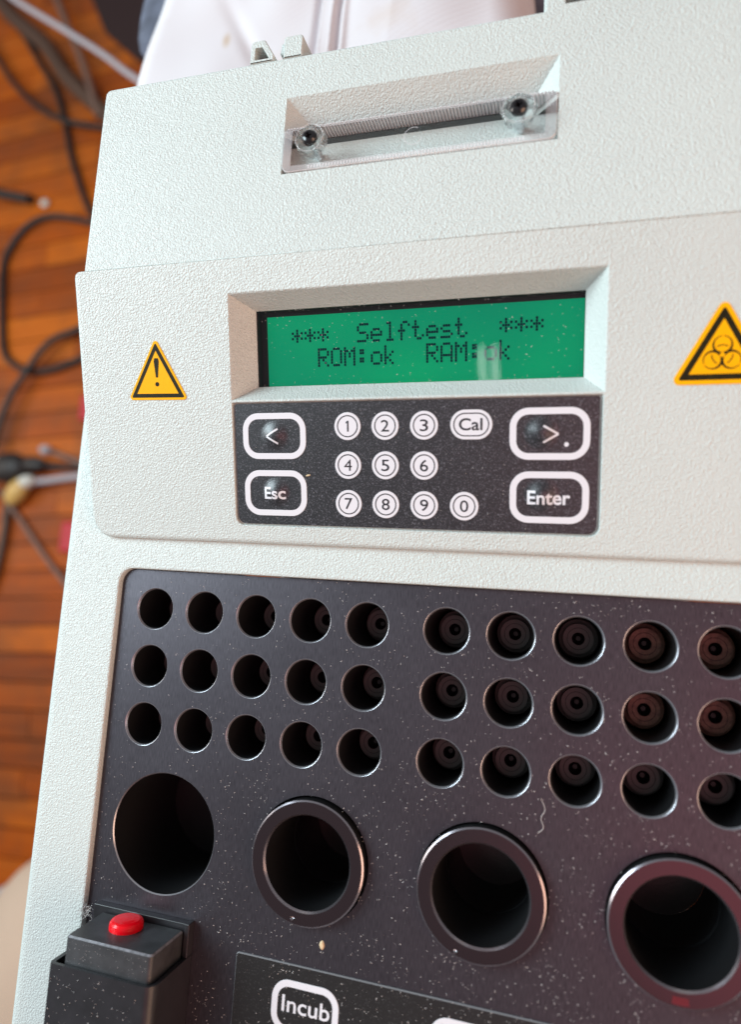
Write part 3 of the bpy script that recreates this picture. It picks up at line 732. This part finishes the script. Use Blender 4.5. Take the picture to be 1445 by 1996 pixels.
for i, (x, y) in enumerate(COL3):
    s = MB()
    lathe(s, x, y, [(12.3, 2.0), (12.62, 1.75)], 96, ID, 1)
    lathe(s, x, y, [(12.62, 1.75), (12.62, -4.0)], 96, ID, 2); rin(s, x+0.1, y+0.15, [(13.0, 0), (13.0, -4.0)], 72, 2)
    _f = MB(); face(_f, circle(x+0.1, y+0.15, 13.0, 72), [circle(x, y, 9.6, 72)], -3.9, ID, 2); s.add(_f.v, _f.f, 2)
    pin = [(41.8, -61.5), (76.1, -61.2), (116.3, -61.6)][i]
    face(s, circle(x, y, 12.3, 96), [circle(x, y, 9.85, 96)]+([circle(pin[0], pin[1], 0.42, 16)] if i < 2 else []), 2.0, ID, 0)
    rin(s, x, y, [(9.85, 2.0), (9.5, 1.5)], 96, 1); rin(s, x, y, [(9.5, 1.5), (9.45, -6), (9.45, -14)], 96, 2)
    rin(s, x, y, [(9.45, -14), (9.2, -14.4), (9.2, -30)], 96, 2)
    face(s, circle(x, y, 9.2, 60), [], -30, ID, 3)
    c_ = s.build('collar', [COLLAR, COLLAREDGE, BORE, INNERDISC], WP, origin=(x, y, 0), label=['collar ring nearest the wide open well', 'middle collar ring', 'collar ring with a red mark on its front'][i])
# sub-parts of the collars would be a fourth level, so pins and the mark belong to the plate
for i in range(2):
    x, y = ((41.8, -61.5), (76.1, -61.2))[i]; s = MB()
    rin(s, x, y, [(0.42, 2.0), (0.40, 1.3)], 16, 0); lathe(s, x, y, [(0, 1.75), (0.3, 1.5), (0.40, 1.3)], 16)
    s.build('set_screw', STEEL, WP, origin=(x, y, 1.6))
s = MB(); arc(s, 116.5, -50.3, 11.25, 1.3, 263, 277, 2.02, ID, 0, 12); s.build('red_mark', REDPAINT, WP, origin=(116.5, -61.5, 2))

# ------------------------------------------------------------------ lower keypad on the plate
s = MB(); kl = rpoly([(29.0, -118), (95.4, -118), (95.4, -71.2), (29.0, -71.2)], 0.6, 4)
prism(s, kl, [], 0.42, 0.0, 0.16, bottom=False, mi_side=1)
IK = s.build('lower_keypad', [KEYSHEET2, mat('cut_sheet_edge', (0.22, 0.22, 0.23), rough=0.35)], inst, origin=(62, -90, 0))
def low_key(x0, x1, lab, txt):
    k_ = MB(); o_ = rrect(x0, -84.4, x1, -74.2, 3.7, 8); i_ = offset(o_, 1.32)
    prism(k_, o_, [i_], 0.52, 0.42, 0.03, ID, 1, bottom=False)
    if txt: text(k_, txt, x0+2.3, x1-1.9, -80.4, -77.2, 0.46, ID, 1, 0.1)
    k_.build('key', [KEYSHEET2, WHITEPRINT], IK, origin=((x0+x1)/2, -79.3, 0.32), label=lab)
low_key(38.0, 52.8, 'Incub key in a white outline', 'Incub'); low_key(71.6, 86.4, 'blank key in a white outline', None)

# ------------------------------------------------------------------ black holder sleeve on the plate
s = MB()
hx0, hx1, hz = -6.9, 18.2, 14.9
sec_o = rpoly([(hx0, 0.0), (hx1, 0.0), (hx1, hz), (hx0, hz)], [0.3, 0.3, 2.3, 1.0], 6)
sec_i = rpoly([(hx0+0.9, 1.4), (hx1-0.9, 1.4), (hx1-0.9, hz-0.75), (hx0+0.9, hz-0.75)], [0.3, 0.3, 1.6, 0.7], 6)
def cut(x, z): return (x, -74.0, z)
def sleeve_v(x, z, yy): return (x, cut(x, z)[1] if yy is None else yy, z)
n = len(sec_o)
A0 = [cut(*p) for p in sec_o]; A1 = [(p[0], -119, p[1]) for p in sec_o]
B0 = [cut(*p) for p in sec_i]; B1 = [(p[0], -119, p[1]) for p in sec_i]
s.add(A0+A1, [(i, (i+1) % n, n+(i+1) % n, n+i) for i in range(n)], 0, True)
s.add(A0+B0, [(i, n+i, n+(i+1) % n, (i+1) % n) for i in range(n)], 0)
s.add(B0+B1, [(n+i, n+(i+1) % n, (i+1) % n, i) for i in range(n)], 0)
box(s, hx0+0.02, -73.99, 0.0, hx1-1.2, -67.3, 1.75)
box(s, hx1-1.15, -73.98, 0.0, hx1-0.02, -67.1, 2.3)
o = s.build('holder_sleeve', HOLDERM, inst, origin=(6, -90, 0), label='black sleeve on the plate that holds a block', bevel=0.18)

blk = empty('push_button_block', (6.2, -90, 1.6), 'black rectangular block with a red push button on its end, lying in the black sleeve', 'button block')
s = MB()
sec = rpoly([(-4.25, 1.9), (16.75, 1.9), (16.75, 13.75), (-4.25, 13.75)], [0.5, 0.5, 0.9, 0.9], 4); n = len(sec)
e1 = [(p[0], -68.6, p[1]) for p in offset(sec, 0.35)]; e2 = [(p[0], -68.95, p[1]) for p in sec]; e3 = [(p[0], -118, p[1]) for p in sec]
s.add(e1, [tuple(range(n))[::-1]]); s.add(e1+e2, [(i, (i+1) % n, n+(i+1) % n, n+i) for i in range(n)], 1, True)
s.add(e2+e3, [(i, (i+1) % n, n+(i+1) % n, n+i) for i in range(n)], 0, True)
s.build('block_body', [BLOCKM, mat('block_edge_highlight', (0.16, 0.16, 0.18), rough=0.4, spec=0.8, var=(900, 0.5))], blk, origin=(6, -90, 1.6))  # lighter chamfer ring paints the highlight along the block's edge
def BT(x, v, z): return (x, -68.6+z, v)
s = MB(); c0 = (4.9, 5.9)
def bl(x0, z0, prof_):
    for (r0, h0), (r1, h1) in zip(prof_, prof_[1:]):
        ring(s, circle(x0, z0, r0, 40), h0, circle(x0, z0, r1, 40), h1, BT, 0, True, inward=True)
bl(c0[0], c0[1], [(0.02, 1.95), (1.5, 1.9), (2.7, 1.8), (3.25, 1.6), (3.55, 1.2), (3.62, 0.6), (3.62, -0.2)])
s.build('button', REDM, blk, origin=(4.9, -68, 5.9))

# ------------------------------------------------------------------ dust, lint and flakes
def speck(mb, x, y, z, size, T, kind):
    a = random.uniform(0, 2*pi)
    if kind == 0:      # crumb
        n = 4; v = [T(x+size*random.uniform(.5, 1)*cos(a+2*pi*i/n), y+size*random.uniform(.35, .8)*sin(a+2*pi*i/n), z) for i in range(n)]
        v.append(T(x, y, z+size*0.7)); mb.add(v, [(0, 1, 4), (1, 2, 4), (2, 3, 4), (3, 0, 4)])
    else:              # bent fibre
        n = random.choice((2, 3, 4)); L_ = size*random.uniform(1.2, 3); wd = 0.045; c = random.uniform(-1.3, 1.3); p = Vector((x, y)); ang = a; v = []
        for i in range(n+1):
            d = Vector((cos(ang), sin(ang))); nn = Vector((-d.y, d.x))*wd
            hz_ = z+0.05+0.10*sin(pi*i/n)
            v += [T(p.x-nn.x, p.y-nn.y, hz_), T(p.x+nn.x, p.y+nn.y, hz_)]
            p = p+d*L_/n; ang += c/n*1.6
        mb.add(v, [(2*i, 2*i+2, 2*i+3, 2*i+1) for i in range(n)])
def inside(x, y):
    for (wx, wy) in wells:
        if (x-wx)**2+(y-wy)**2 < 27: return True
    if (x-BIG[0])**2+(y-BIG[1])**2 < 185: return True
    for (wx, wy) in COL3:
        if (x-wx)**2+(y-wy)**2 < 165: return True
    if -7.5 < x < 18.6 and y < -66.8: return True
    return False
s = MB(); k = 0
while k < 3800:
    x = random.uniform(-9, 133); y = random.uniform(-90, 8.8)
    p = 0.18+0.45*max(0, min(1, (x+5)/110))+0.45*max(0, min(1, (-y-15)/60))
    cl = mnoise.noise(Vector((x/9.0, y/9.0, 3.1)))*0.9+mnoise.noise(Vector((x/2.6, y/2.6, 7.7)))*0.5
    near = min([abs(sqrt((x-wx)**2+(y-wy)**2)-12.9) for wx, wy in COL3]+[abs(y-8.8), abs(x+9)])
    p *= max(0.12, min(1.6, 0.75+cl*1.5))*(1.7 if near < 1.1 else 1.0)
    if random.random() > p or inside(x, y): continue
    z = 0.43 if (29 < x < 95.4 and y < -71.2) else 0.0
    speck(s, x, y, z, random.choice((0.04, 0.05, 0.06, 0.07, 0.08, 0.10, 0.13, 0.18)), ID, 0 if random.random() < 0.72 else 1); k += 1
for _ in range(150):
    speck(s, random.uniform(-6, 15.5), random.uniform(-92, -74.5), 14.9, random.choice((0.06, 0.09, 0.13)), ID, 0 if random.random() < 0.6 else 1)
for _ in range(70):
    speck(s, random.uniform(-3.6, 16), random.uniform(-73.5, -69.1), 13.76, random.choice((0.06, 0.09)), ID, 0)
s.build('dust', DUSTM, label='pale dust and lint scattered over the black well plate', cat='dust', kind='stuff')
s = MB()
for _ in range(300):
    x = random.uniform(26, 97); v = random.uniform(35.8, 52)
    if random.random() < 0.25: v = random.choice((35.7, 52.0))+random.uniform(-0.2, 0.2)
    speck(s, x, v, -6.04, random.choice((0.05, 0.07, 0.10, 0.13)), PANEL, 0 if random.random() < 0.6 else 1)
s.build('dust', DUSTM, label='fine lint on the glass of the green display', cat='dust', kind='stuff')
s = MB()
for _ in range(320):
    x = 22.6+77.6*random.random()**0.6; v = random.uniform(4.8, 31.2)
    speck(s, x, v, KW+0.02, random.choice((0.04, 0.05, 0.07, 0.10)), PANEL, 0 if random.random() < 0.8 else 1)
s.build('dust', DUSTM, label='fine lint on the black keypad under the display', cat='dust', kind='stuff')
def flake(x, y, sx, sy, a, T, z, label, m_=CHIPM):
    f = MB(); n = 10; lo = []; hi = []
    for i in range(n):
        t = 2*pi*i/n; px, py = sx*cos(t)*random.uniform(.85, 1.1), sy*sin(t)*random.uniform(.85, 1.1)
        X, Y = x+px*cos(a)-py*sin(a), y+px*sin(a)+py*cos(a)
        lo.append(T(X, Y, z)); hi.append(T(x+(X-x)*0.6, y+(Y-y)*0.6, z+0.35*min(sx, sy)+0.1))
    f.add(lo+hi, [(i, (i+1) % n, n+(i+1) % n, n+i) for i in range(n)]+[tuple(range(n, 2*n))], 0, False)
    f.build('flake', m_, origin=T(x, y, z), label=label, cat='flake')
flake(48.1, -66.4, 0.55, 1.0, 0.1, ID, 0, 'cream oval flake on the black plate below the left collar ring')
flake(39.8, 15.6, 0.62, 0.22, 0.2, PANEL, KW, 'small tan flake beside the Esc key')
flake(7.0, -49.4, 0.5, 0.45, 0.4, ID, -25.9, 'tiny orange crumb at the bottom of the wide open well', mat('orange_crumb', (0.75, 0.26, 0.08), 0.7))
s = MB()
for _ in range(26):
    p = Vector((-8.2+random.uniform(-1.2, 1.6), -68.5+random.uniform(-1.0, 0.8), random.uniform(0.5, 5))); pts = [p]
    for j in range(3): p = p+Vector((random.uniform(-1, 1), random.uniform(-1, 1), random.uniform(-.6, .8)))*0.8; pts.append(p)
    tube(s, pts, 0.035, 4, 0, 3)
s.build('lint_tuft', DUSTM, label='tuft of white lint in the corner beside the black sleeve', cat='lint')
s = MB(); pts = [(91.4, -31.0, .12), (92.2, -33.0, .2), (91.5, -34.6, .2), (92.0, -36.4, .2), (90.9, -37.6, .12)]
tube(s, pts, 0.05, 5, 0, 5); s.build('thread', DUSTM, label='short curled white thread lying on the plate above the collar rings', cat='thread')

# ------------------------------------------------------------------ white cloth behind and under the instrument
def cloth_z(x, y):
    t = x-5.5-0.9*sin(y/17)-0.4*sin(y/7.3)-(y-190)*0.06
    z = 0.0
    z += 1.6*math.exp(-((t-4.0)/3.3)**4) - 1.9*math.exp(-((t+0.3)/1.2)**2) - 1.5*math.exp(-((t-8.2)/1.0)**2) + 1.2*math.exp(-((t-10.3)/1.3)**2)
    z += 0.6*math.exp(-((t-1.9)/0.45)**2)+0.6*math.exp(-((t-6.1)/0.45)**2)+0.22*sin(y*2.4)*math.exp(-((t-1.9)/0.6)**2)+0.22*sin(y*2.4+1)*math.exp(-((t-6.1)/0.6)**2)
    z += 0.7*sin(x/5.3+2.1*sin(y/23.0))*sin(y/9.0+x/31.0)*(0.5+0.5*sin(x/37.0+1))
    z += 3.8*sin((x*0.55+y)/17.0+1.0)*max(0, min(1, (t-10)/18)) + 2.0*sin((x*0.9-y*0.5)/19.0)*max(0, min(1, (t-12)/30))
    z += -1.6*math.exp(-((x+15+ (y-190)*0.55)/3.0)**2)*max(0, min(1, (230-y)/30)) + 0.8*sin((x+y*1.3)/14.0)
    return z
def cloth_base(y):
    k_ = max(0.0, min(1.0, (y-128)/45)); k_ = k_*k_*(3-2*k_)
    return -97.5+45*k_
s = MB(); NX, NY = 300, 330
gv = []; 
for j in range(NY+1):
    y = -112+j*(370+112)/NY
    xl = -76.0+(y-191)*0.21 if y > 125 else -89.9+min(1, (125-y)/60)*72
    xr = 81.0+(y-190)*(-0.10) if y > 150 else 85.0+min(1, (150-y)/40)*50
    for i in range(NX+1):
        t = i/NX; x = xl+(xr-xl)*t
        d = min(x-xl, xr-x); R0 = 15.0
        drop = (R0-sqrt(max(0, R0*R0-(R0-d)**2)))*1.4 if d < R0 else 0
        f = 1 if y > 128 else 0
        gv.append((x, y, cloth_base(y)+(cloth_z(x, y)*max(0, min(1, (y-126)/14)))-drop))
fs = [(j*(NX+1)+i, j*(NX+1)+i+1, (j+1)*(NX+1)+i+1, (j+1)*(NX+1)+i) for j in range(NY) for i in range(NX)]
s.add(gv, fs, 0, True)
# sides folding down, so that the cloth has a body
rim = [j*(NX+1) for j in range(NY, -1, -1)]+[i for i in range(1, NX+1)]+[j*(NX+1)+NX for j in range(1, NY+1)]+[NY*(NX+1)+i for i in range(NX-1, 0, -1)]
rv = [gv[i] for i in rim]; n = len(rv)
cxm, cym = 20, 130
lowr = [(x+(cxm-x)*0.06, y+(cym-y)*0.03, -170.0) for x, y, z in rv]
s.add(rv+lowr, [(i, n+i, n+(i+1) % n, (i+1) % n) for i in range(n)], 0, True)
s.add(lowr, [tuple(range(n))[::-1]])
s.build('white_cloth', white_cloth_mat(), label='white twill cloth with a stitched seam and faint stains, behind the instrument', cat='cloth')

# grey-blue cloth showing at both sides of the white one
s = MB(); NX, NY = 60, 50; gv = []
for j in range(NY+1):
    y = 196+j*(380-196)/NY
    xl = -88.0+((y-200)*-0.02 if y > 232 else (232-y)*1.3)
    for i in range(NX+1):
        t = i/NX; x = xl+(108-xl)*t; d = x-xl
        drop = (9-sqrt(max(0, 81-(9-d)**2))) if d < 9 else 0
        gv.append((x, y, -72-drop+1.6*sin(x/5.0+y/30)+1.2*sin(y/9.0)))
fs = [(j*(NX+1)+i, j*(NX+1)+i+1, (j+1)*(NX+1)+i+1, (j+1)*(NX+1)+i) for j in range(NY) for i in range(NX)]
s.add(gv, fs, 0, True)
rim = [j*(NX+1) for j in range(NY, -1, -1)]+[i for i in range(1, NX+1)]+[j*(NX+1)+NX for j in range(1, NY+1)]+[NY*(NX+1)+i for i in range(NX-1, 0, -1)]
rv = [gv[i] for i in rim]; n = len(rv); lowr = [(x, y, -150) for x, y, z in rv]
s.add(rv+lowr, [(i, n+i, n+(i+1) % n, (i+1) % n) for i in range(n)], 0, True); s.add(lowr, [tuple(range(n))[::-1]])
s.build('grey_cloth', GREYCLOTH, label='wrinkled grey-blue cloth edging out from under the white cloth', cat='cloth')

# ------------------------------------------------------------------ cables and oddments on the floor
def cable(pts, r, m_, label, z=None, cat='cable'):
    zz = (FZ+r+0.3) if z is None else z
    P_ = [(x, y, zz) for x, y in pts]; b = MB(); tube(b, P_, r)
    return b.build('cable', m_, origin=P_[0], label=label, cat=cat)
cable([(-821, 928), (-782, 880), (-735, 830), (-692, 771), (-663, 732), (-644, 696), (-630, 661), (-613, 610), (-594, 568), (-573, 527), (-549, 494), (-520, 450)], 4.6, CABLEBLACK, 'black cable running from the top left corner straight down the floor to the instrument')
cable([(-810, 930), (-759, 862), (-682, 794), (-636, 736), (-584, 686), (-540, 650), (-500, 630)], 11.0, CABLEBROWN, 'thick brown cable beside the black one at the upper left of the floor')
cable([(-830, 850), (-791, 815), (-766, 784), (-730, 739), (-686, 698), (-635, 666), (-570, 644), (-480, 625)], 4.2, CABLEBLACK, 'thin black cable curving under the other upper cables towards the instrument', z=FZ+11)
cable([(-700, 920), (-682, 889), (-669, 869), (-638, 811), (-607, 755), (-582, 702), (-560, 650)], 5.0, CABLETAUPE, 'taupe cable crossing below the pale grey cable', z=FZ+18)
cable([(-480, 470), (-545, 493), (-572, 504), (-631, 518), (-670, 510), (-698, 481), (-708, 447), (-700, 384), (-687, 322), (-664, 299), (-631, 288), (-597, 290), (-556, 302), (-500, 325)], 4.6, CABLEBLACK, 'black cable lying in a wide open loop on the plank floor')
cable([(-500, 360), (-566, 338), (-594, 329), (-617, 308), (-631, 286), (-652, 254), (-667, 210), (-676, 150), (-680, 100)], 4.6, CABLEBLACK, 'black cable crossing over the bottom of the loop', z=FZ+14)
cable([(-586, 175), (-571, 171), (-549, 164), (-500, 150)], 4.0, CABLETAUPE, 'short taupe cable end above the black plug')
cable([(-660, 120), (-635, 96), (-615, 76), (-575, 36), (-547, 11), (-500, -30)], 3.6, CABLETAUPE, 'thin taupe cable running down from the yellow plug')
cable([(-640, 130), (-644, 99), (-643, 61), (-648, 10), (-660, -30)], 5.0, CABLEBROWN, 'brown cable below the plugs at the left edge')
cable([(-760, 575), (-740, 566), (-672, 547)], 7.0, CABLEBLACK, 'short thick dark cable end at the left edge above the loop')
P_ = [(-540, 655, -340), (-490, 613, -345), (-474, 597, -350), (-403, 548, -352), (-356, 514, -352), (-316, 482, -352), (-240, 430, -352), (-150, 368, -350)]
b = MB(); tube(b, P_, 3.0); b.build('cable', CABLEGREY, origin=P_[0], label='pale grey cable hanging diagonally above the floor towards the white cloth', cat='cable')
P_ = [(-560, -370, -520), (-503, -341, -505), (-490, -334, -500), (-465, -320, -495), (-420, -296, -480), (-330, -250, -440)]
b = MB(); tube(b, P_, 4.6); b.build('cable', CABLEGREY, origin=P_[0], label='pale grey cable passing behind the lower left edge of the instrument', cat='cable')

def ellipsoid(mb, c, rx, ry, rz, a=0, n=20, m_=10, mi=0):
    v = [(c[0], c[1], c[2]+rz)]; 
    for j in range(1, m_):
        t = pi*j/m_
        for i in range(n):
            u = 2*pi*i/n; X, Y = rx*sin(t)*cos(u), ry*sin(t)*sin(u)
            v.append((c[0]+X*cos(a)-Y*sin(a), c[1]+X*sin(a)+Y*cos(a), c[2]+rz*cos(t)))
    v.append((c[0], c[1], c[2]-rz)); fs = [(0, 1+i, 1+(i+1) % n) for i in range(n)]
    for j in range(m_-2):
        for i in range(n): fs.append((1+j*n+i, 1+(j+1)*n+i, 1+(j+1)*n+(i+1) % n, 1+j*n+(i+1) % n))
    L_ = len(v)-1; fs += [(L_, 1+(m_-2)*n+(i+1) % n, 1+(m_-2)*n+i) for i in range(n)]
    mb.add(v, fs, mi, True)
pg = empty('black_plug', (-630, 152, FZ), 'black moulded plug with its cable at the left edge of the floor', 'plug')
b = MB(); ellipsoid(b, (-640, 150, FZ+15), 30, 21, 15, 0.05); ellipsoid(b, (-603, 155, FZ+13), 22, 11, 9, 0.0); b.build('plug_body', CABLEBLACK, pg, origin=(-630, 152, FZ+14))
b = MB(); tube(b, [(-598, 154, FZ+12), (-570, 153, FZ+6), (-548, 153, FZ+5), (-480, 156, FZ+5)], 4.2); b.build('cord', CABLEBLACK, pg, origin=(-598, 154, FZ+8))
b = MB(); box(b, -668, 146, FZ+8, -650, 150, FZ+24); box(b, -668, 160, FZ+8, -650, 164, FZ+24); b.build('prong', STEEL, pg, origin=(-660, 150, FZ+14), bevel=1)
yp = empty('yellow_plug', (-620, 128, FZ), 'small yellow and white plug on a white cable below the black plug', 'plug')
b = MB(); ellipsoid(b, (-622, 118, FZ+14), 22, 14, 12, 0.9); b.build('plug_body', YELLOWPLUG, yp, origin=(-622, 118, FZ+14))
b = MB(); ellipsoid(b, (-606, 131, FZ+16), 13, 9, 10, 0.2); b.build('plug_collar', PALEPLUG, yp, origin=(-606, 131, FZ+16))
b = MB(); tube(b, [(-604, 131, FZ+14), (-582, 134, FZ+8), (-549, 139, FZ+6), (-480, 146, FZ+6)], 5.0); b.build('cord', CABLEGREY, yp, origin=(-604, 131, FZ+8))
b = MB(); tube(b, [(-628, 112, FZ+12), (-634, 98, FZ+6), (-628, 88, FZ+5)], 4.5); b.build('lower_cord', CABLETAUPE, yp, origin=(-628, 112, FZ+8))
b = MB(); ellipsoid(b, (-590, 176, FZ+8), 9, 7, 7); b.build('cable_bead', CABLEGREY, origin=(-590, 176, FZ), label='small grey bead at the end of the short taupe cable', cat='bead')
b = MB(); ellipsoid(b, (-650, 541, FZ+4), 7, 6, 4); b.build('white_disc', PALEPLUG, origin=(-650, 541, FZ), label='tiny pale disc on the planks above the cable loop', cat='disc')
b = MB(); box(b, -539, 215, FZ, -505, 250, FZ+14); b.build('red_block', REDRUB, origin=(-540, 233, FZ), label='red object showing as a sliver beside the upper panel corner', cat='red object', bevel=3)
b = MB(); box(b, -545, 40, FZ, -510, 80, FZ+14); b.build('red_block', REDRUB, origin=(-540, 60, FZ), label='red object showing as a sliver lower down beside the instrument edge', cat='red object', bevel=3)

# dark sheet standing for floor shade at the top, beige bundle at the lower left
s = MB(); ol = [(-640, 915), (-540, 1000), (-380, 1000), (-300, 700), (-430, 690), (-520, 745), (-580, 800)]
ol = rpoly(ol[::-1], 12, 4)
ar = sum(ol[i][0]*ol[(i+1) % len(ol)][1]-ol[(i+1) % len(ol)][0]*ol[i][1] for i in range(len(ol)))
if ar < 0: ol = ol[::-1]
prism(s, ol, [], FZ+9, FZ+1, 3); s.build('floor_shade_sheet', SHADESHEET, origin=(-450, 850, FZ), label='dark brown sheet standing for shade on the floor next to the grey-blue cloth', cat='cloth')
s = MB(); ellipsoid(s, (-325, -350, -430), 105, 112, 70, 0.3, 40, 20)
s.build('beige_bundle', BEIGECLOTH, origin=(-325, -350, -500), label='smooth beige cloth bundle at the lower left corner', cat='cloth')
